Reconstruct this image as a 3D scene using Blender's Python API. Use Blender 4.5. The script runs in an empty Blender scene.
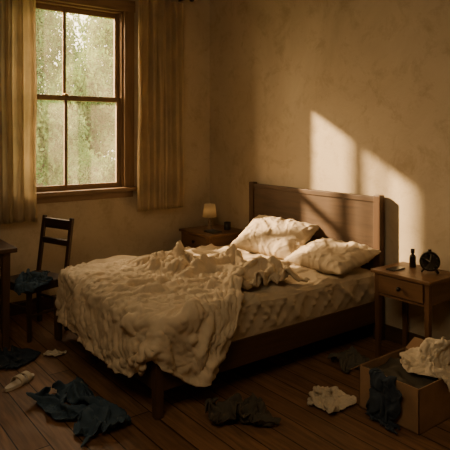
import bpy, bmesh, math, random, time
from mathutils import Vector, Matrix, noise, Euler
random.seed(7)
S=bpy.context.scene

# ------------------------------------------------------------ materials
def newmat(name):
    m=bpy.data.materials.new(name); m.use_nodes=True
    nt=m.node_tree; b=nt.nodes['Principled BSDF']
    return m,nt,b
def ramp(nt,fac,stops):
    r=nt.nodes.new('ShaderNodeValToRGB')
    e=r.color_ramp.elements
    while len(e)<len(stops): e.new(0.5)
    for i,(p,c) in enumerate(stops):
        e[i].position=p; e[i].color=(*c,1)
    nt.links.new(fac,r.inputs[0]); return r.outputs[0]
def objco(nt,scale=(1,1,1),rot=(0,0,0)):
    t=nt.nodes.new('ShaderNodeTexCoord'); mp=nt.nodes.new('ShaderNodeMapping')
    mp.inputs['Scale'].default_value=scale; mp.inputs['Rotation'].default_value=rot
    nt.links.new(t.outputs['Object'],mp.inputs[0]); return mp.outputs[0]
def noi(nt,co,scale,detail=4,dist=0,rough=.5,ridged=False):
    n=nt.nodes.new('ShaderNodeTexNoise'); n.inputs['Scale'].default_value=scale
    if ridged: n.noise_type='RIDGED_MULTIFRACTAL'
    n.inputs['Detail'].default_value=detail; n.inputs['Distortion'].default_value=dist
    n.inputs['Roughness'].default_value=rough
    nt.links.new(co,n.inputs['Vector']); return n.outputs[0]
def bump(nt,b,h,strength,dist=0.01,prev=None):
    bp=nt.nodes.new('ShaderNodeBump'); bp.inputs['Strength'].default_value=strength
    bp.inputs['Distance'].default_value=dist
    nt.links.new(h,bp.inputs['Height'])
    if prev: nt.links.new(prev,bp.inputs['Normal'])
    nt.links.new(bp.outputs[0],b.inputs['Normal']); return bp.outputs[0]
def mul(c,k): return tuple(x*k for x in c)

def wood(name,c,axis='y',rough=.45):
    m,nt,b=newmat(name)
    sc={'x':(1.0,11,11),'y':(11,1.0,11),'z':(11,11,1.0)}[axis]
    co=objco(nt,sc); n=noi(nt,co,1.6,7,1.4)
    col=ramp(nt,n,[(.28,mul(c,.72)),(.5,c),(.72,mul(c,1.2))])
    nt.links.new(col,b.inputs['Base Color']); b.inputs['Roughness'].default_value=rough
    b.inputs['Specular IOR Level'].default_value=.35
    bump(nt,b,n,.08,.003); return m
def fabric(name,c,wr=.5,rough=.95,wscale=9,transl=0,wd=.01):
    m,nt,b=newmat(name)
    co=objco(nt); n=noi(nt,co,5,4)
    col=ramp(nt,n,[(.3,mul(c,.85)),(.7,mul(c,1.1))])
    nt.links.new(col,b.inputs['Base Color']); b.inputs['Roughness'].default_value=rough
    b.inputs['Specular IOR Level'].default_value=.1
    w=noi(nt,co,wscale,3,1.2,.5,True); p=bump(nt,b,w,wr,wd)
    f=noi(nt,co,260,2); bump(nt,b,f,.25,.001,p)
    if transl:
        t=nt.nodes.new('ShaderNodeBsdfTranslucent'); nt.links.new(col,t.inputs[0])
        mx=nt.nodes.new('ShaderNodeMixShader'); mx.inputs[0].default_value=transl
        nt.links.new(b.outputs[0],mx.inputs[1]); nt.links.new(t.outputs[0],mx.inputs[2])
        nt.links.new(mx.outputs[0],nt.nodes['Material Output'].inputs[0])
    return m
def plain(name,c,rough=.5,metal=0):
    m,nt,b=newmat(name)
    co=objco(nt); n=noi(nt,co,12,3)
    col=ramp(nt,n,[(.3,mul(c,.85)),(.7,mul(c,1.12))])
    nt.links.new(col,b.inputs['Base Color'])
    b.inputs['Roughness'].default_value=rough; b.inputs['Metallic'].default_value=metal
    return m

def plaster():
    m,nt,b=newmat('old_plaster')
    co=objco(nt)
    n1=noi(nt,co,.9,8,.6,.62); n2=noi(nt,co,4.5,9,.4,.74)
    a=ramp(nt,n1,[(.3,(.455,.37,.255)),(.52,(.56,.465,.33)),(.72,(.63,.535,.39))])
    d=ramp(nt,n2,[(.30,(.72,.68,.61)),(.50,(1,1,1))])
    mx=nt.nodes.new('ShaderNodeMix'); mx.data_type='RGBA'; mx.blend_type='MULTIPLY'
    mx.inputs[0].default_value=.8
    nt.links.new(a,mx.inputs[6]); nt.links.new(d,mx.inputs[7])
    nt.links.new(mx.outputs[2],b.inputs['Base Color'])
    b.inputs['Roughness'].default_value=.9; b.inputs['Specular IOR Level'].default_value=.2
    p=bump(nt,b,n2,.4,.01); bump(nt,b,noi(nt,co,45,5),.35,.003,p)
    return m
def floorboards():
    m,nt,b=newmat('floorboards')
    co=objco(nt,(1,1,1),(0,0,math.pi/2))
    br=nt.nodes.new('ShaderNodeTexBrick')
    br.offset=.37; br.inputs['Scale'].default_value=1
    br.inputs['Brick Width'].default_value=2.3; br.inputs['Row Height'].default_value=.15
    br.inputs['Mortar Size'].default_value=.004; br.inputs['Mortar Smooth'].default_value=.3
    br.inputs['Color1'].default_value=(.205,.110,.052,1); br.inputs['Color2'].default_value=(.14,.074,.036,1)
    br.inputs['Mortar'].default_value=(.012,.006,.003,1)
    nt.links.new(co,br.inputs['Vector'])
    co2=objco(nt,(16,1.3,1)); n=noi(nt,co2,2,6,1)
    g=ramp(nt,n,[(.3,(.6,.6,.6)),(.7,(1.3,1.25,1.2))])
    mx=nt.nodes.new('ShaderNodeMix'); mx.data_type='RGBA'; mx.blend_type='MULTIPLY'; mx.inputs[0].default_value=1
    nt.links.new(br.outputs[0],mx.inputs[6]); nt.links.new(g,mx.inputs[7])
    nt.links.new(mx.outputs[2],b.inputs['Base Color'])
    r=ramp(nt,noi(nt,objco(nt),3,5),[(.3,(.5,.5,.5)),(.7,(.72,.72,.72))])
    nt.links.new(r,b.inputs['Roughness']); b.inputs['Specular IOR Level'].default_value=.3
    inv=nt.nodes.new('ShaderNodeMath'); inv.operation='SUBTRACT'; inv.inputs[0].default_value=1
    nt.links.new(br.outputs['Fac'],inv.inputs[1])
    p=bump(nt,b,inv.outputs[0],.6,.004); bump(nt,b,n,.12,.003,p)
    return m

M_wall=plaster(); M_floor=floorboards()
M_dark=wood('dark_walnut_y',(.082,.048,.025),'y',.6); M_darkx=wood('dark_walnut_x',(.08,.043,.022),'x'); M_darkz=wood('dark_walnut_z',(.08,.044,.023),'z')
M_mid=wood('nightstand_wood_y',(.155,.082,.038),'y',.4); M_midx=wood('nightstand_wood_x',(.155,.082,.038),'x',.4); M_midz=wood('nightstand_wood_z',(.14,.072,.034),'z',.4)
M_win=wood('window_wood',(.23,.145,.08),'z',.5); M_winx=wood('window_wood_x',(.23,.145,.08),'x',.5)
M_duvet=fabric('cream_linen',(.60,.495,.355),.8,.95,9,0,.012)
M_sheet=fabric('sheet_linen',(.52,.43,.31),.6,.95,7)
M_pillow=fabric('pillow_linen',(.53,.44,.32),.6,.95,8)
M_curt=fabric('curtain_linen',(.72,.61,.42),.15,.95,9,.6)
M_denim=fabric('dark_denim',(.05,.078,.11),.5,.95,10)
M_darkc=fabric('dark_cotton',(.08,.07,.055),.5,.95,10)
M_grey=fabric('grey_cotton',(.11,.10,.08),.5,.95,10)
M_navy=fabric('navy_cotton',(.035,.045,.06),.5,.95,10)
M_white=fabric('white_cotton',(.60,.52,.40),.5,.95,10)
M_metal=plain('dark_metal',(.03,.026,.022),.35,.7)
M_brass=plain('aged_brass',(.35,.22,.08),.4,.9)
M_card=plain('cardboard',(.30,.18,.095),.9)
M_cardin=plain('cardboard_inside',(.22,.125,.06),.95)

# ------------------------------------------------------------ mesh helpers
def link(o,parent=None,mat=None):
    S.collection.objects.link(o)
    if parent: o.parent=parent
    if mat: o.data.materials.append(mat)
    return o
def empty(name,loc=(0,0,0),rz=0):
    e=bpy.data.objects.new(name,None); e.empty_display_size=.1
    e.location=loc; e.rotation_euler=(0,0,rz); S.collection.objects.link(e); return e
def frombm(name,bm,mat,parent=None,smooth=False):
    me=bpy.data.meshes.new(name); bm.to_mesh(me); bm.free()
    if smooth:
        for p in me.polygons: p.use_smooth=True
    return link(bpy.data.objects.new(name,me),parent,mat)
def box(name,lo,hi,mat,parent=None,bev=.004,taper=None):
    bm=bmesh.new(); bmesh.ops.create_cube(bm,size=1)
    for v in bm.verts:
        v.co=Vector([lo[i]+(v.co[i]+.5)*(hi[i]-lo[i]) for i in range(3)])
    if taper:
        cx=(lo[0]+hi[0])/2; cy=(lo[1]+hi[1])/2
        for v in bm.verts:
            if v.co.z<(lo[2]+hi[2])/2:
                v.co.x=cx+(v.co.x-cx)*taper; v.co.y=cy+(v.co.y-cy)*taper
    if bev: bmesh.ops.bevel(bm,geom=bm.edges[:],offset=bev,segments=2,affect='EDGES',profile=.6)
    return frombm(name,bm,mat,parent)
def obox(name,p,q,w,t,mat,parent=None,up=Vector((0,0,1)),bev=.003):
    p=Vector(p);q=Vector(q);d=(q-p);L=d.length;z=d.normalized()
    x=up.cross(z)
    if x.length<1e-3: x=Vector((0,1,0)).cross(z)
    x.normalize(); y=z.cross(x)
    bm=bmesh.new(); bmesh.ops.create_cube(bm,size=1)
    for v in bm.verts:
        c=v.co.copy(); v.co=p+x*c.x*w+y*c.y*t+z*(c.z+.5)*L
    bmesh.ops.bevel(bm,geom=bm.edges[:],offset=bev,segments=2,affect='EDGES')
    return frombm(name,bm,mat,parent)
def lathe(name,prof,mat,parent=None,loc=(0,0,0),rot=(0,0,0),seg=32):
    bm=bmesh.new(); rings=[]
    for r,z in prof:
        rings.append([bm.verts.new((r*math.cos(2*math.pi*i/seg),r*math.sin(2*math.pi*i/seg),z)) for i in range(seg)])
    for a,b_ in zip(rings,rings[1:]):
        for i in range(seg): bm.faces.new((a[i],a[(i+1)%seg],b_[(i+1)%seg],b_[i]))
    if prof[0][0]>1e-4: bm.faces.new(rings[0][::-1])
    if prof[-1][0]>1e-4: bm.faces.new(rings[-1])
    bmesh.ops.remove_doubles(bm,verts=bm.verts,dist=1e-5)
    o=frombm(name,bm,mat,parent,True); o.location=loc; o.rotation_euler=rot
    return o
def grid(name,nx,ny,fn,mat,parent=None,mask=None):
    bm=bmesh.new(); V={}
    def gv(i,j):
        if (i,j) not in V: V[(i,j)]=bm.verts.new(fn(i/nx,j/ny))
        return V[(i,j)]
    for i in range(nx):
        for j in range(ny):
            if mask and not mask((i+.5)/nx,(j+.5)/ny): continue
            bm.faces.new((gv(i,j),gv(i+1,j),gv(i+1,j+1),gv(i,j+1)))
    return frombm(name,bm,mat,parent,True)
def N(x,y,z=0): return noise.noise(Vector((x,y,z)))
def ridge(n,w): return math.exp(-(n/w)**2)
def sstep(a,b,x):
    t=max(0,min(1,(x-a)/(b-a))); return t*t*(3-2*t)
def mod_sub(o,l=1):
    m=o.modifiers.new('sub','SUBSURF'); m.levels=l; m.render_levels=l
def mod_sol(o,t,off=0):
    m=o.modifiers.new('sol','SOLIDIFY'); m.thickness=t; m.offset=off
def crease(o,amp,f=1.0,lev=1):
    """bake one subdivision and press sharp thin wrinkles into the cloth"""
    mod_sub(o,lev)
    bpy.context.view_layer.update()
    dg=bpy.context.evaluated_depsgraph_get()
    me=bpy.data.meshes.new_from_object(o.evaluated_get(dg)); o.modifiers.clear()
    co=[v.co.copy() for v in me.vertices]; no=[v.normal.copy() for v in me.vertices]
    for v,c,n in zip(me.vertices,co,no):
        w=Vector((N(c.x*3*f,c.y*3*f,c.z*3*f+1),N(c.x*3*f,c.y*3*f,c.z*3*f+7),N(c.x*3*f+5,c.y*3*f,c.z*3*f)))*.16/f
        p=c+w
        a=ridge(noise.noise(Vector((p.x*5,p.y*9,p.z*5))*f),.09)
        b=ridge(noise.noise(Vector((p.x*10+9,p.y*6,p.z*7))*f),.08)
        g=ridge(noise.noise(Vector((p.x*17,p.y*17+3,p.z*15))*f),.10)
        v.co=c+n*amp*(a+.8*b+.45*g-.7)
    for p in me.polygons: p.use_smooth=True
    o.data=me

# ------------------------------------------------------------ room
XL,YB,HC=-4.7,-6.4,3.25
WX0,WX1,WZ0,WZ1=-2.22,-1.09,1.10,2.92
box('floor',(XL-.1,YB-.1,-.1),(.12,.12,0),M_floor,bev=0)
box('ceiling',(XL-.1,YB-.1,HC),(.12,.12,HC+.1),M_wall,bev=0)
box('wall_right',(0,YB-.1,0),(.12,.12,HC),M_wall,bev=0)
box('wall_left',(XL-.12,YB-.1,0),(XL,.12,HC),M_wall,bev=0)
box('wall_front',(XL,YB-.12,0),(0,YB,HC),M_wall,bev=0)
bm=bmesh.new()
def addb(bm,lo,hi):
    r=bmesh.ops.create_cube(bm,size=1)
    for v in r['verts']: v.co=Vector([lo[i]+(v.co[i]+.5)*(hi[i]-lo[i]) for i in range(3)])
addb(bm,(XL,0,0),(WX0,.12,HC)); addb(bm,(WX1,0,0),(0,.12,HC))
addb(bm,(WX0,0,0),(WX1,.12,WZ0)); addb(bm,(WX0,0,WZ1),(WX1,.12,HC))
frombm('wall_back',bm,M_wall)
box('baseboard_back',(XL,-.018,0),(0,0,.12),M_darkx,bev=.004)
box('baseboard_right',(-.018,YB,0),(0,-.02,.12),M_dark,bev=.004)

# ------------------------------------------------------------ window
W=empty('window_1')
box('casing_l',(WX0-.09,-.035,WZ0-.02),(WX0+.01,.0,WZ1+.10),M_win,W)
box('casing_r',(WX1-.01,-.035,WZ0-.02),(WX1+.10,.0,WZ1+.10),M_win,W)
box('casing_top',(WX0-.1,-.04,WZ1-.01),(WX1+.11,.0,WZ1+.11),M_winx,W)
box('sill',(WX0-.12,-.085,WZ0-.035),(WX1+.13,.12,WZ0+.005),M_winx,W,.008)
box('apron',(WX0-.08,-.025,WZ0-.10),(WX1+.09,.0,WZ0-.035),M_winx,W)
box('jamb_l',(WX0,-.0,WZ0),(WX0+.03,.12,WZ1),M_win,W)
box('jamb_r',(WX1-.03,-.0,WZ0),(WX1,.12,WZ1),M_win,W)
box('jamb_top',(WX0,0,WZ1-.03),(WX1,.12,WZ1),M_winx,W)
ZM=2.0; XM=-1.70
def sash(nm,z0,z1,y):
    a,b_=WX0+.03,WX1-.03; t=.045
    box(nm+'_stile_l',(a,y,z0),(a+t,y+.035,z1),M_win,W)
    box(nm+'_stile_r',(b_-t,y,z0),(b_,y+.035,z1),M_win,W)
    box(nm+'_rail_b',(a+t,y,z0),(b_-t,y+.035,z0+.05),M_winx,W)
    box(nm+'_rail_t',(a+t,y,z1-.05),(b_-t,y+.035,z1),M_winx,W)
    box(nm+'_muntin',(XM-.015,y+.004,z0+.05),(XM+.015,y+.03,z1-.05),M_win,W,.003)
sash('lower',WZ0+.005,ZM+.025,.02); sash('upper',ZM-.025,WZ1-.03,.06)
lathe('sash_lock',[(.0,0),(.022,0),(.022,.012),(.01,.02),(0,.022)],M_brass,W,(XM,.025,ZM+.025))
m=bpy.data.materials.new('hazy_glass'); m.use_nodes=True; nt=m.node_tree; nt.nodes.remove(nt.nodes['Principled BSDF'])
tr=nt.nodes.new('ShaderNodeBsdfTransparent'); tr.inputs[0].default_value=(.97,.96,.93,1)
tl=nt.nodes.new('ShaderNodeBsdfTranslucent'); tl.inputs[0].default_value=(.9,.8,.62,1)  # warm translucency mixed into the panes imitates hazy golden light
gl=nt.nodes.new('ShaderNodeBsdfGlossy'); gl.inputs['Roughness'].default_value=.05
fr=nt.nodes.new('ShaderNodeFresnel'); fr.inputs[0].default_value=1.3
n=noi(nt,objco(nt),2.5,3); rr=ramp(nt,n,[(.35,(.04,)*3),(.7,(.10,)*3)])
m1=nt.nodes.new('ShaderNodeMixShader'); nt.links.new(rr,m1.inputs[0]); nt.links.new(tr.outputs[0],m1.inputs[1]); nt.links.new(tl.outputs[0],m1.inputs[2])
m2=nt.nodes.new('ShaderNodeMixShader'); nt.links.new(fr.outputs[0],m2.inputs[0]); nt.links.new(m1.outputs[0],m2.inputs[1]); nt.links.new(gl.outputs[0],m2.inputs[2])
nt.links.new(m2.outputs[0],nt.nodes['Material Output'].inputs[0])
M_glass=m
for nm,z0,z1,y in (('glass_lower',WZ0+.05,ZM-.02,.037),('glass_upper',ZM+.02,WZ1-.07,.077)):
    grid(nm,1,1,lambda u,v:(WX0+.07+u*(WX1-WX0-.14),y,z0+v*(z1-z0)),M_glass,W)
SH=empty('exterior_sun_blocker')  # unseen panel added outside to trim the sun patch on the wall
sx=WX0-.0; sy0,sy1=.135,.55; sz1=WZ1+.40
for a,b_ in ((sy0,sy0+.06),(sy1-.06,sy1)): box('stile',(sx-.03,a,WZ0-.02),(sx,b_,sz1),M_win,SH)
for z in (WZ0-.02,ZM-.04,sz1-.07): box('rail',(sx-.03,sy0+.06,z),(sx,sy1-.06,z+.07),M_win,SH)
box('panel',(sx-.02,sy0+.055,WZ0),(sx-.01,sy1-.055,sz1-.02),M_win,SH)

# ------------------------------------------------------------ curtains
def curtain(x0,x1,folds,seed,flare):
    c=empty('curtain')
    def fn(u,v):
        z=.86+v*(3.06-.86)
        k=1+flare*(1-v)**2
        x=(x0+x1)/2+((x0-x1)/2+u*(x1-x0))*k+.012*N(v*3,u*4,seed)
        a=.032*(.75+.5*N(u*3,v*1.5,seed+9))
        y=-.135+a*math.sin(2*math.pi*folds*u+1.4*N(v*1.3,u*2,seed)+seed)+.012*math.sin(2*math.pi*folds*2.3*u+seed*2+v)
        return (x,y,z)
    o=grid('cloth',140,40,fn,M_curt,c); mod_sol(o,.003)
    return c
curtain(-2.78,-2.04,7,1.3,.03); curtain(-1.005,-.46,6,4.1,.04)
R=empty('curtain_rod')
lathe('pole',[(.014,0),(.014,2.6)],M_metal,R,(-2.95,-.135,3.13),(0,math.pi/2,0))
for x in (-2.96,-.34): lathe('finial',[(0,-.035),(.02,-.028),(.032,0),(.02,.028),(0,.035)],M_metal,R,(x,-.135,3.13))
for x in (-2.85,-.42): box('bracket',(x-.01,-.14,3.11),(x+.01,0,3.13),M_metal,R,.002)

# ------------------------------------------------------------ bed
BX0,BX1,BY0,BY1=-2.12,-.0,-2.42,-.81
B=empty('bed')
box('headboard_post_1',(-.085,BY0-.01,0),(-.022,BY0+.055,1.16),M_darkz,B,.008)
box('headboard_post_2',(-.085,BY1-.055,0),(-.022,BY1+.01,1.16),M_darkz,B,.008)
box('headboard_panel',(-.068,BY0+.05,.30),(-.035,BY1-.05,1.10),M_dark,B)
box('headboard_top_rail',(-.076,BY0+.05,1.10),(-.028,BY1-.05,1.145),M_dark,B,.006)
box('headboard_low_rail',(-.08,BY0+.05,.26),(-.026,BY1-.05,.36),M_dark,B,.005)
box('side_rail_1',(BX0+.03,BY0,.155),(-.08,BY0+.03,.325),M_darkx,B)
box('side_rail_2',(BX0+.03,BY1-.03,.155),(-.08,BY1,.325),M_darkx,B)
box('foot_rail',(BX0,BY0+.03,.155),(BX0+.03,BY1-.03,.325),M_dark,B)
for i,y in enumerate((BY0-.008,BY1-.052)):
    box('foot_leg_%d'%i,(BX0-.012,y,0),(BX0+.05,y+.06,.35),M_darkz,B,.006,.8)
box('centre_leg',(-1.1,-1.73,0),(-1.05,-1.67,.16),M_darkz,B)
for i in range(12):
    x=BX0+.12+i*.165; box('slat_%d'%i,(x,BY0+.03,.235),(x+.07,BY1-.03,.255),M_dark,B,.002)
bm=bmesh.new(); bmesh.ops.create_cube(bm,size=1)
lo=(BX0+.04,BY0+.012,.256); hi=(-.09,BY1-.012,.555)
for v in bm.verts: v.co=Vector([lo[i]+(v.co[i]+.5)*(hi[i]-lo[i]) for i in range(3)])
bmesh.ops.bevel(bm,geom=bm.edges[:],offset=.055,segments=3,affect='EDGES',profile=.6)
bmesh.ops.triangulate(bm,faces=bm.faces[:])
for it in range(6):
    es=[e for e in bm.edges if e.calc_length()>.026]
    if not es: break
    bmesh.ops.subdivide_edges(bm,edges=es,cuts=1); bmesh.ops.triangulate(bm,faces=[f for f in bm.faces if len(f.verts)>3])
bm.normal_update()
for v in bm.verts:
    c=v.co; n=v.normal
    k=sstep(.30,.40,c.z)
    top=max(0,n.z)
    wx=c.x+.15*N(c.x*2,c.y*2,4); wy=c.y+.15*N(c.x*2,c.y*2,5)
    w=.028*ridge(N(wx*2.5+wy*2.5,wy*3-wx*1.5,1),.13)+.024*ridge(N(wx*2-wy*4,wy*1.5+wx,9),.12)+.012*ridge(N(wx*6-wy*4,wy*7+wx,19),.12)-.004
    w2=.022*ridge(N(c.x*4+c.z*3,c.y*5,c.z*1.5),.15)+.014*ridge(N(c.x*7-c.z*5,c.y*7,5),.12)+.006
    v.co=c+n*(k*(w*top+(1-top)*w2))
matt=frombm('mattress_with_sheet',bm,M_sheet,B,True)

def pillow(loc,rot,L,Wd,H,seed):
    o_b=bmesh.new(); n=40; V={}
    for s in (1,-1):
        for i in range(n+1):
            for j in range(n+1):
                u=-1+2*i/n; v=-1+2*j/n
                e=max(abs(u),abs(v))
                if s==-1 and (i in(0,n) or j in(0,n)): V[(s,i,j)]=V[(1,i,j)]; continue
                x=u*(1-.10*(1-v*v)*abs(u)**3)*Wd/2; y=v*(1-.07*(1-u*u)*abs(v)**3)*L/2
                t=((1-abs(u)**2.6)*(1-abs(v)**2.6))
                t=max(t,0)**.5
                z=s*H/2*t
                edge=min(1,(1-e)*4)
                wx=u+.35*N(u*1.5,v*1.5,seed); wy=v+.35*N(v*1.5,u*1.5,seed+2)
                cr=.012*ridge(N(wx*.9+wy*.5+seed,wy*2.2,seed),.16)-.014*ridge(N(wx*1.1-wy*.6,wy*.9,seed+17),.14)
                rad=.008*math.sin(14*math.atan2(v,u)+3*N(u*2,v*2,seed))*(e**3)
                z+= (cr*edge+rad*edge)*(1 if s==1 else .3)
                V[(s,i,j)]=o_b.verts.new((x,y,z+.012*N(u*3,v*3,seed+5)*(1-edge)))
    for s in (1,-1):
        for i in range(n):
            for j in range(n):
                f=[V[(s,i,j)],V[(s,i+1,j)],V[(s,i+1,j+1)],V[(s,i,j+1)]]
                if s==-1: f=f[::-1]
                o_b.faces.new(f)
    o=frombm('pillow',o_b,M_pillow,None,True); o.location=loc; o.rotation_euler=rot; crease(o,.0065,1.1)
    return o
pillow((-.33,-1.46,.72),(math.radians(3),math.radians(-30),math.radians(10)),.72,.50,.19,2.0)
pillow((-.33,-2.14,.665),(math.radians(-1),math.radians(-14),math.radians(-3)),.66,.48,.18,8.0)

# ------------------------------------------------------------ nightstands
def nightstand(x0,y0,y1,H=.66,x1=-.025):
    n=empty('nightstand')
    box('top',(x0-.02,y0-.02,H-.025),(x1,y1+.02,H),M_mid,n,.006)
    for i,(x,y) in enumerate(((x0,y0),(x0,y1-.04),(x1-.045,y0),(x1-.045,y1-.04))):
        box('leg_%d'%i,(x,y,0),(x+.04,y+.04,H-.025),M_midz,n,.004,.75)
    box('apron_side_1',(x0+.04,y0+.005,H-.17),(x1-.045,y0+.025,H-.025),M_midx,n)
    box('apron_side_2',(x0+.04,y1-.025,H-.17),(x1-.045,y1-.005,H-.025),M_midx,n)
    box('apron_back',(x1-.03,y0+.04,H-.17),(x1-.012,y1-.04,H-.025),M_mid,n)
    box('rail_lower',(x0+.005,y0+.04,H-.185),(x0+.03,y1-.04,H-.165),M_mid,n)
    box('drawer_front',(x0-.006,y0+.044,H-.16),(x0+.02,y1-.044,H-.032),M_mid,n,.005)
    lathe('drawer_knob',[(.0,0),(.007,.0),(.007,.012),(.016,.018),(.016,.026),(.008,.032),(0,.033)],M_metal,n,(x0-.006,(y0+y1)/2,H-.096),(0,-math.pi/2,0),20)
    return n
nightstand(-.40,-3.07,-2.62)
nightstand(-.52,-.72,-.20,.64)

def clock(loc,rz,s=1.0):
    c=empty('alarm_clock',loc,rz)
    r=.07*s
    lathe('case',[(0,-.03),(r*.8,-.03),(r*.98,-.015),(r,0),(r,.02),(r*.96,.028),(r*.86,.028),(r*.86,.018)],M_metal,c,(0,0,r+.014),(0,-math.pi/2,0),40)
    lathe('dial',[(0,.019),(r*.87,.019)],plain('clock_dial',(.20,.17,.12),.4),c,(0,0,r+.014),(0,-math.pi/2,0),40)
    wm=plain('clock_hands',(.7,.65,.5),.5)
    obox('hour_hand',(-.021,0,r+.014),(-.021,r*.4,r+.014+r*.25),.005,.002,wm,c,Vector((1,0,0)),.0005)
    obox('minute_hand',(-.022,0,r+.014),(-.022,-r*.1,r+.014+r*.7),.004,.002,wm,c,Vector((1,0,0)),.0005)
    for i in range(12):
        a=i*math.pi/6; obox('tick_%d'%i,(-.0205,math.sin(a)*r*.7,r+.014+math.cos(a)*r*.7),(-.0205,math.sin(a)*r*.8,r+.014+math.cos(a)*r*.8),.003,.001,wm,c,Vector((1,0,0)),.0003)
    for s_ in (-1,1): obox('foot',(0,s_*r*.8,.002),(0,s_*r*.45,r*.5),.014,.012,M_metal,c)
    lathe('button',[(0,0),(.008,0),(.012,.005),(.012,.014),(0,.016)],M_metal,c,(0,0,2*r+.012))
clock((-.19,-2.94,.662),.6,1.0)
lathe('medicine_bottle',[(0,0),(.022,0),(.024,.004),(.024,.075),(.02,.088),(.011,.095),(.011,.105),(.015,.106),(.015,.135),(0,.137)],plain('bottle_dark',(.02,.012,.008),.2),None,(-.13,-2.76,.661))
box('mobile_phone',(-.36,-2.76,.661),(-.22,-2.69,.670),plain('phone_black',(.012,.012,.014),.25),bev=.003)

Lp=empty('table_lamp',(-.29,-.40,.641))
lathe('base',[(0,0),(.045,0),(.045,.008),(.02,.02),(.012,.05),(.022,.08),(.012,.11),(.008,.15),(0,.15)],plain('lamp_ceramic',(.2,.13,.07),.4),Lp)
sh=fabric('lamp_shade_fabric',(.72,.60,.40),.1,.9,9,.4)
o=lathe('shade',[(.075,.13),(.055,.265)],sh,Lp)
bm=bmesh.new(); bm.from_mesh(o.data); bmesh.ops.delete(bm,geom=[f for f in bm.faces if len(f.verts)>4],context='FACES_ONLY'); bm.to_mesh(o.data); bm.free(); mod_sol(o,.003)
lathe('socket_rod',[(.005,.14),(.005,.18)],M_brass,Lp)
for a in (0,2.09,4.19): obox('spider',(0,0,.17),(.068*math.cos(a),.068*math.sin(a),.17),.003,.003,M_brass,Lp,bev=.0005)
bl=bpy.data.lights.new('bulb','POINT'); bl.energy=.25; bl.color=(1,.74,.45); bl.shadow_soft_size=.02
bo=bpy.data.objects.new('bulb',bl); bo.parent=Lp; bo.location=(0,0,.205); S.collection.objects.link(bo)
lathe('small_mug',[(0,0),(.032,0),(.036,.005),(.038,.08),(.034,.08),(.032,.01),(0,.01)],plain('mug_dark',(.03,.024,.02),.4),None,(-.17,-.55,.641))
box('notebook',(-.44,-.66,.641),(-.32,-.50,.656),plain('notebook_cover',(.03,.025,.02),.7),bev=.003)

# ------------------------------------------------------------ desk
D=empty('desk')
dx0,dx1,dy0,dy1=-3.65,-2.43,-.86,-.22
box('top',(dx0,dy0,.745),(dx1,dy1,.78),M_darkx,D,.006)
for i,(x,y) in enumerate(((dx0+.04,dy0+.04),(dx1-.10,dy0+.04),(dx0+.04,dy1-.10),(dx1-.10,dy1-.10))):
    box('leg_%d'%i,(x,y,0),(x+.06,y+.06,.745),M_darkz,D,.005,.75)
box('apron_1',(dx0+.1,dy0+.05,.64),(dx1-.1,dy0+.075,.745),M_darkx,D)
box('apron_2',(dx0+.1,dy1-.075,.64),(dx1-.1,dy1-.05,.745),M_darkx,D)
box('apron_3',(dx1-.075,dy0+.1,.64),(dx1-.05,dy1-.1,.745),M_dark,D)
box('apron_4',(dx0+.05,dy0+.1,.64),(dx0+.075,dy1-.1,.745),M_dark,D)

# ------------------------------------------------------------ chair
C=empty('wooden_chair',(-2.20,-.54,0),math.radians(18))
M_ch=wood('chair_wood',(.05,.026,.015),'z',.5); M_chy=wood('chair_wood_y',(.05,.026,.015),'y',.5)
seat=box('seat',(-.2,-.2,.43),(.2,.2,.455),M_chy,C,.01)
for s in (-1,1):
    box('front_leg_%d'%s,(-.19,s*.175-.018,0),(-.154,s*.175+.018,.43),M_ch,C,.004,.75)
    obox('rear_leg_%d'%s,(.195,s*.18,0),(.18,s*.18,.44),.034,.034,M_ch,C)
    obox('back_post_%d'%s,(.18,s*.18,.43),(.25,s*.18,.93),.034,.03,M_ch,C)
    obox('side_stretcher_%d'%s,(-.17,s*.175,.2),(.188,s*.18,.2),.022,.018,M_ch,C)
    obox('side_apron_%d'%s,(-.16,s*.178,.405),(.175,s*.178,.405),.018,.05,M_ch,C)
for z,x,h in ((.87,.243,.085),(.72,.222,.05)):
    obox('back_slat',(x,-.17,z),(x,.17,z),h,.016,M_chy,C,Vector((1,0,.14)))
obox('front_apron',(-.172,-.16,.405),(-.172,.16,.405),.05,.018,M_chy,C,Vector((1,0,0)))
obox('front_stretcher',(-.172,-.16,.26),(-.172,.16,.26),.022,.018,M_chy,C,Vector((1,0,0)))
obox('rear_stretcher',(.19,-.17,.24),(.19,.17,.24),.022,.018,M_chy,C,Vector((1,0,0)))

# ------------------------------------------------------------ cardboard box
K=empty('cardboard_box')
kx0,kx1,ky0,ky1,kh=-1.06,-.60,-3.43,-3.02,.25
t=.006
box('side_1',(kx0,ky0,.0),(kx0+t,ky1,kh),M_card,K,.001); box('side_2',(kx1-t,ky0,.0),(kx1,ky1,kh),M_card,K,.001)
box('side_3',(kx0,ky0,.0),(kx1,ky0+t,kh),M_card,K,.001); box('side_4',(kx0,ky1-t,.0),(kx1,ky1,kh),M_card,K,.001)
box('bottom',(kx0,ky0,.0),(kx1,ky1,t),M_cardin,K,.001)
obox('flap_1',(kx1-.003,(ky0+ky1)/2,kh),(kx1+.10,(ky0+ky1)/2,kh+.05),.005,ky1-ky0-.01,M_card,K,Vector((0,1,0)),.001)
obox('flap_2',((kx0+kx1)/2,ky1-.003,kh),((kx0+kx1)/2,ky1+.07,kh-.05),.005,kx1-kx0-.01,M_card,K,Vector((1,0,0)),.001)
bm=bmesh.new(); bmesh.ops.create_cube(bm,size=1)
l2=(kx0+.012,ky0+.012,.008); h2=(kx1-.012,ky1-.012,.205)
for v in bm.verts: v.co=Vector([l2[i]+(v.co[i]+.5)*(h2[i]-l2[i]) for i in range(3)])
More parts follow.
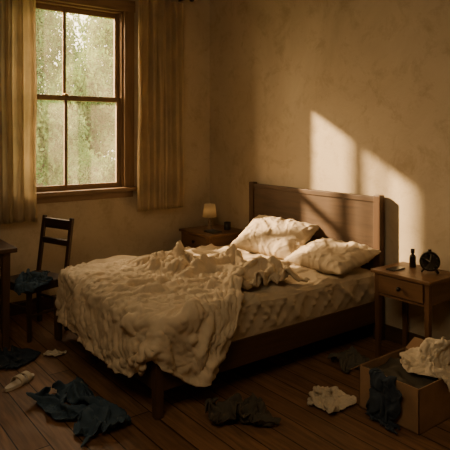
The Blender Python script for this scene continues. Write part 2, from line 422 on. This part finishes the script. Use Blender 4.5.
bmesh.ops.subdivide_edges(bm,edges=bm.edges[:],cuts=24,use_grid_fill=True)
for v in bm.verts:
    if v.co.z>.19: v.co.z+=.03*ridge(N(v.co.x*7,v.co.y*7,3),.15)+.01*N(v.co.x*15,v.co.y*15,6)
fill=frombm('clothes_in_box',bm,M_darkc,K,True)

# ------------------------------------------------------------ cloth simulation
colls=[]
def coll(o,th=.008,fr=30):
    md=o.modifiers.new('Collision','COLLISION'); o.collision.thickness_outer=th; o.collision.thickness_inner=.05
    o.collision.cloth_friction=fr; colls.append(o)
cbox=box('tmp_bed',(BX0-.01,BY0-.015,.12),(-.07,BY1+.01,.57),M_dark,None,.035); coll(cbox)
cflo=box('tmp_floor',(-3.5,-4.2,-.2),(.2,.1,.0),M_dark,None,0); coll(cflo)
cedge=box('tmp_boxedge',(kx0-.004,ky0-.004,0),(kx1+.004,ky1+.004,kh-.012),M_dark,None,.006); coll(cedge)
cseat=box('tmp_seat',(-.205,-.205,.38),(.205,.205,.458),M_dark,None,.008); cseat.location=C.location; cseat.rotation_euler=C.rotation_euler; coll(cseat)
cloths=[]
def cloth(o,mass=.3,bend=.5,selfd=.008,shrink=0,tens=15,comp=None,selfc=True):
    md=o.modifiers.new('Cloth','CLOTH'); s=md.settings
    s.quality=4; s.mass=mass; s.tension_stiffness=tens; s.compression_stiffness=comp or tens; s.shear_stiffness=5
    s.bending_stiffness=bend; s.air_damping=1.5
    s.shrink_min=shrink
    c=md.collision_settings; c.collision_quality=2; c.distance_min=.006; c.use_self_collision=selfc; c.self_distance_min=selfd; c.self_friction=10
    md.point_cache.frame_start=1; md.point_cache.frame_end=60
    cloths.append(o)

def drape(x,y,z,ex0=None,ey0=None,zt=.58):
    sx=max(0,ex0-x) if ex0 is not None else 0
    sy=max(0,ey0-y) if ey0 is not None else 0
    h=z
    ox=oy=0; dz=0
    if sx>0 and sy>0:
        L=math.hypot(sx,sy); ox=sx/L*(.05+.3*min(sx,sy)); oy=sy/L*(.05+.3*min(sx,sy)); dz=max(sx,sy)*.95
    elif sx>0: ox=.05*min(1,sx*10)+h*.5; dz=sx
    elif sy>0: oy=.04*min(1,sy*10)+h*.5; dz=sy
    k=1 if dz==0 else max(0,1-dz*8)
    return (max(x,ex0) if ex0 is not None else x)-ox, (max(y,ey0) if ey0 is not None else y)-oy, zt+h*k-dz

def duv(u,v):
    x=-2.44+(2.44-.70)*u
    yn=-2.36-.56*math.exp(-((x+1.72)/.26)**2)-.20*sstep(-1.75,-2.0,x) -.05*N(x*4,3,1)
    yf=-.86-.03*N(x*3,7,2)-.10*sstep(-1.5,-.9,x)
    y=yn+(yf-yn)*v
    x+=.16*sstep(.6,1,u)*N(y*2.2,1,5) - .26*sstep(.55,1,u)*sstep(.45,.9,v)
    head=sstep(.35,.75,u)
    wx=x+.18*N(x*1.8,y*1.8,8); wy=y+.18*N(y*1.8,x*1.8,9)
    r1=ridge(N(wx*1.9+wy*1.3,wy*1.6-wx*.8,2.2),.11)
    r2=ridge(N(wx*1.4-wy*2.6,wy*1.4+wx*1.0,6.4),.10)
    r3=ridge(N(wx*3.8+wy*1.8,wy*3.6-wx,16.4),.12)
    r4=ridge(N(wx*3.0-wy*4.2,wy*2.6+wx*2,26.4),.11)
    far=1-.6*sstep(.6,1,v)
    h=.01+far*((.055+.055*head)*r1+(.055+.055*head)*r2+(.02+.05*head)*r3+(.015+.04*head)*r4)
    return drape(x,y,max(.0,h),BX0-.02,BY0-.03,.585)
duvet=grid('duvet',108,110,duv,M_duvet); cloth(duvet,.35,.3,.009,-.01)

def crump(name,cx,cy,z,w,l,amp,fq,rz,mat,seed,n=44,mask=None,shrink=-.02,bend=.15,selfc=False,dr=None):
    c_,s_=math.cos(rz),math.sin(rz)
    def fn(u,v):
        a=(u-.5)*w; b=(v-.5)*l
        a+=.03*N(u*3+seed,v*3,seed); b+=.03*N(u*3,v*3+seed,seed+4)
        wu=u+.2*N(u*2,v*2,seed+6); wv=v+.2*N(u*2,v*2,seed+8)
        h=amp*(.8*ridge(N(wu*fq,wv*fq,seed),.14)+.6*ridge(N(wu*fq*1.3+wv*fq,wv*fq-wu,seed+2),.13))
        x,y=cx+a*c_-b*s_,cy+a*s_+b*c_
        if dr: return drape(x,y,h,dr[0],dr[1],z)
        return (x,y,z+h)
    k=max(w,l)
    o=grid(name,int(n*w/k)+4,int(n*l/k)+4,fn,mat,None,mask); cloth(o,.25,bend,.006,shrink,10,5,selfc=selfc)
    return o
def heap(name,cx,cy,z,R,H,mat,seed,n=46,sq=1.0,lean=.25,rip=.035,flo=.42):
    def fn(u,v):
        a=2*u-1; b=2*v-1; r=min(1.25,math.hypot(a,b)); th=math.atan2(b,a)
        rr=R*flo*r+rip*r*math.sin(5*th+seed+2*N(a,b,seed))+.02*N(a*3,b*3,seed)
        zz=z+.02+H*(1.25-r)+.02*N(a*4,b*4,seed+3)
        return (cx+rr*math.cos(th)*1.0+lean*(H*(1.25-r))*math.cos(seed), cy+rr*math.sin(th)*sq+lean*(H*(1.25-r))*math.sin(seed), zz)
    o=grid(name,n,n,fn,mat); cloth(o,.25,.12,.006,0,12,8,selfc=True)
    return o
jm=lambda u,v: (abs(u-.5)<(.32+.18*min(1,v*1.8)) and not (v>.40 and abs(u-.5)<.05))
crump('jeans',-2.42,-2.08,.02,.37,.80,.085,3.2,math.radians(14),M_denim,3,68,jm,selfc=True)
heap('white_shirt',-1.28,-2.78,.0,.30,.22,M_white,2.2,48,.9,.15,.05,.50)
crump('dark_tshirt',-1.75,-2.70,.02,.48,.32,.09,2.6,-.6,M_darkc,17,50,selfc=True)
heap('grey_sweater',-.66,-2.62,.0,.26,.20,M_grey,1.0,40,.9,.1,.05,.45)
crump('dark_sweater',-2.60,-1.04,.02,.34,.46,.10,2.6,.9,M_navy,29,44)
crump('white_sock',-2.25,-1.14,.02,.08,.17,.03,2.5,.9,M_white,31,24)
heap('cream_shirt',-.78,-3.25,.25,.42,.38,M_white,5.4,56,1.0,.05,.06,.42)
crump('dark_trousers',-1.12,-3.22,.25,.46,.30,.08,2.6,.1,M_navy,47,52,dr=(kx0-.01,None))
heap('blue_jacket',-2.26,-.60,.46,.32,.22,M_denim,3.6,42,1.0,.1,.04,.50)
NF=34
S.frame_start=1; S.frame_end=60
try:
    for f in range(1,NF+1):
        S.frame_set(f)
    dg=bpy.context.evaluated_depsgraph_get()
    res=[(o,bpy.data.meshes.new_from_object(o.evaluated_get(dg))) for o in cloths]
    for o,me in res:
        o.modifiers.clear()
        b2=bmesh.new(); b2.from_mesh(me)
        bmesh.ops.smooth_vert(b2,verts=b2.verts[:],factor=.4,use_axis_x=True,use_axis_y=True,use_axis_z=True)
        b2.to_mesh(me); b2.free()
        o.data=me
        for p in me.polygons: p.use_smooth=True
except Exception as e:
    print('sim failed',e)
for o in colls: bpy.data.objects.remove(o)
S.frame_set(1)
for o in cloths:
    if o is duvet:
        crease(o,.010,1.0); mod_sol(o,.012,1)
    else:
        crease(o,.004,1.6); mod_sol(o,.004,1)

# ------------------------------------------------------------ sandal
Sd=empty('sandal',(-2.60,-1.46,0),math.radians(-60))
bm=bmesh.new(); pts=[]
for i in range(40):
    a=2*math.pi*i/40; y=.125*math.sin(a); w=.042+.008*math.sin(a)-.006*math.cos(2*a)
    pts.append(bm.verts.new((w*math.cos(a),y,0)))
f=bm.faces.new(pts); r=bmesh.ops.extrude_face_region(bm,geom=[f])
for v in r['geom']:
    if isinstance(v,bmesh.types.BMVert): v.co.z+=.02
bmesh.ops.recalc_face_normals(bm,faces=bm.faces[:])
frombm('sole',bm,plain('sandal_sole',(.55,.49,.40),.8),Sd)
for k,(y0,y1) in enumerate(((.03,.07),(-.03,.01))):
    o=grid('strap_%d'%k,12,3,lambda u,v:(.048*math.cos(math.pi*u),y0+(y1-y0)*v,.012+.045*math.sin(math.pi*u)),M_white,Sd); mod_sol(o,.004)

# ------------------------------------------------------------ garden outside
m,nt,b=newmat('lawn'); n=noi(nt,objco(nt),6,6); col=ramp(nt,n,[(.3,(.05,.09,.02)),(.7,(.14,.18,.05))]); nt.links.new(col,b.inputs['Base Color']); b.inputs['Roughness'].default_value=1
box('ground_garden',(-25,.13,-.9),(30,40,-.7),m,bev=0)
m=bpy.data.materials.new('leaves'); m.use_nodes=True; nt=m.node_tree; b=nt.nodes['Principled BSDF']
n=noi(nt,objco(nt),1.3,5); col=ramp(nt,n,[(.3,(.06,.12,.03)),(.5,(.15,.24,.07)),(.72,(.40,.45,.18))])
nt.links.new(col,b.inputs['Base Color']); b.inputs['Roughness'].default_value=.8; b.inputs['Specular IOR Level'].default_value=.2
tlc=nt.nodes.new('ShaderNodeBsdfTranslucent'); nt.links.new(col,tlc.inputs[0]); mx=nt.nodes.new('ShaderNodeMixShader'); mx.inputs[0].default_value=.45
nt.links.new(b.outputs[0],mx.inputs[1]); nt.links.new(tlc.outputs[0],mx.inputs[2]); nt.links.new(mx.outputs[0],nt.nodes['Material Output'].inputs[0])
M_leaf=m; M_bark=wood('bark',(.12,.08,.05),'z',.9)
def tree(name,base,blobs,nleaf,size,trunk=True,tw=.26):
    e=empty(name); bm=bmesh.new()
    tot=sum(r**2 for *_,r in blobs)
    for bx,by,bz,r in blobs:
        for k in range(int(nleaf*r*r/tot)):
            d=Vector((random.gauss(0,1),random.gauss(0,1),random.gauss(0,1))).normalized()
            p=Vector((bx,by,bz))+d*r*(random.random()**.4)*(1+.35*N(d.x*2+bx,d.y*2+by,d.z*2))
            R=Euler((random.uniform(0,6.3),random.uniform(0,6.3),random.uniform(0,6.3))).to_matrix()
            s=size*random.uniform(.6,1.3)
            bm.faces.new([bm.verts.new(p+R@Vector(q)*s) for q in ((-.5,0,0),(0,-.28,.05),(.55,0,0),(0,.28,.05))])
    frombm('leaves',bm,M_leaf,e)
    if trunk:
        for k,(bx,by,bz,r) in enumerate(blobs):
            p=Vector(base)+Vector((0,0,1.2)); q=Vector((bx,by,bz))
            obox('branch_%d'%k,p,q,.09*tw/.26,.09*tw/.26,M_bark,e)
        obox('trunk',base,Vector(base)+Vector((0,0,1.4)),tw,tw,M_bark,e)
tree('tree',(.1,6.3,-.75),[(-.5,6.2,2.4,1.0),(.15,6.6,3.7,1.0),(-.7,6.5,4.4,1.2),(.3,6.1,1.5,.8)],24000,.11)
tree('tree.001',(3.2,10,-.75),[(2.9,10,2.9,1.2),(4.1,10.5,4.6,1.2),(3.1,10.3,1.8,1.2),(1.9,10.4,1.7,1.0)],22000,.14)
tree('hedge',(0,0,0),[(x,8.3+.3*math.sin(x*3),.35+.35*math.sin(x*1.7),.95) for x in [i*.8-2.5 for i in range(10)]],26000,.13,False)
lathe('shadow_post',[(0,-.75),(.055,-.75),(.055,3.3),(0,3.32)],M_bark,None,(-1.91,.62,0))  # unseen post added so its shadow splits the wall sun patch

# ------------------------------------------------------------ lights
sd=Vector((1,-1.45,-.84)).normalized()
sl=bpy.data.lights.new('sun','SUN'); sl.energy=25; sl.color=(1,.70,.39); sl.angle=math.radians(1.8)
so=bpy.data.objects.new('sun',sl); so.rotation_euler=sd.to_track_quat('-Z','Y').to_euler(); so.location=(-4,5,5); S.collection.objects.link(so)
w=bpy.data.worlds.new('World'); S.world=w; w.use_nodes=True; nt=w.node_tree; bg=nt.nodes['Background']
tc=nt.nodes.new('ShaderNodeTexCoord'); dp=nt.nodes.new('ShaderNodeVectorMath'); dp.operation='DOT_PRODUCT'
nt.links.new(tc.outputs['Generated'],dp.inputs[0]); dp.inputs[1].default_value=-sd
r=ramp(nt,dp.outputs['Value'],[(0,(.95,.86,.66)),(.55,(1.2,.98,.68)),(.85,(2.2,1.55,.88)),(1,(4.5,3.0,1.5))])
nt.links.new(r,bg.inputs[0]); bg.inputs[1].default_value=6.8
pl=bpy.data.lights.new('window_portal','AREA'); pl.shape='RECTANGLE'; pl.size=WX1-WX0; pl.size_y=WZ1-WZ0
pl.cycles.is_portal=True
po=bpy.data.objects.new('window_portal',pl); po.location=((WX0+WX1)/2,.14,(WZ0+WZ1)/2); po.rotation_euler=Vector((0,-1,0)).to_track_quat('-Z','Z').to_euler(); S.collection.objects.link(po)
fl=bpy.data.lights.new('fill_light','AREA'); fl.size=1.6; fl.energy=36; fl.color=(1,.76,.46)  # added ambient fill, no such fixture in the room
fo=bpy.data.objects.new('fill_light',fl); fo.location=(-3.4,-3.9,3.15); fo.rotation_euler=Vector((.9,.4,-1)).to_track_quat('-Z','Y').to_euler(); S.collection.objects.link(fo)

# ------------------------------------------------------------ camera
cd=bpy.data.cameras.new('camera'); co=bpy.data.objects.new('camera',cd); S.collection.objects.link(co); S.camera=co
cd.sensor_width=36; cd.lens=559/450*36; cd.shift_y=-91/450; cd.clip_start=.05
co.location=(-3.76,-5.22,1.65)
F=Vector((.606,.795,0)).normalized(); co.rotation_euler=F.to_track_quat('-Z','Y').to_euler()
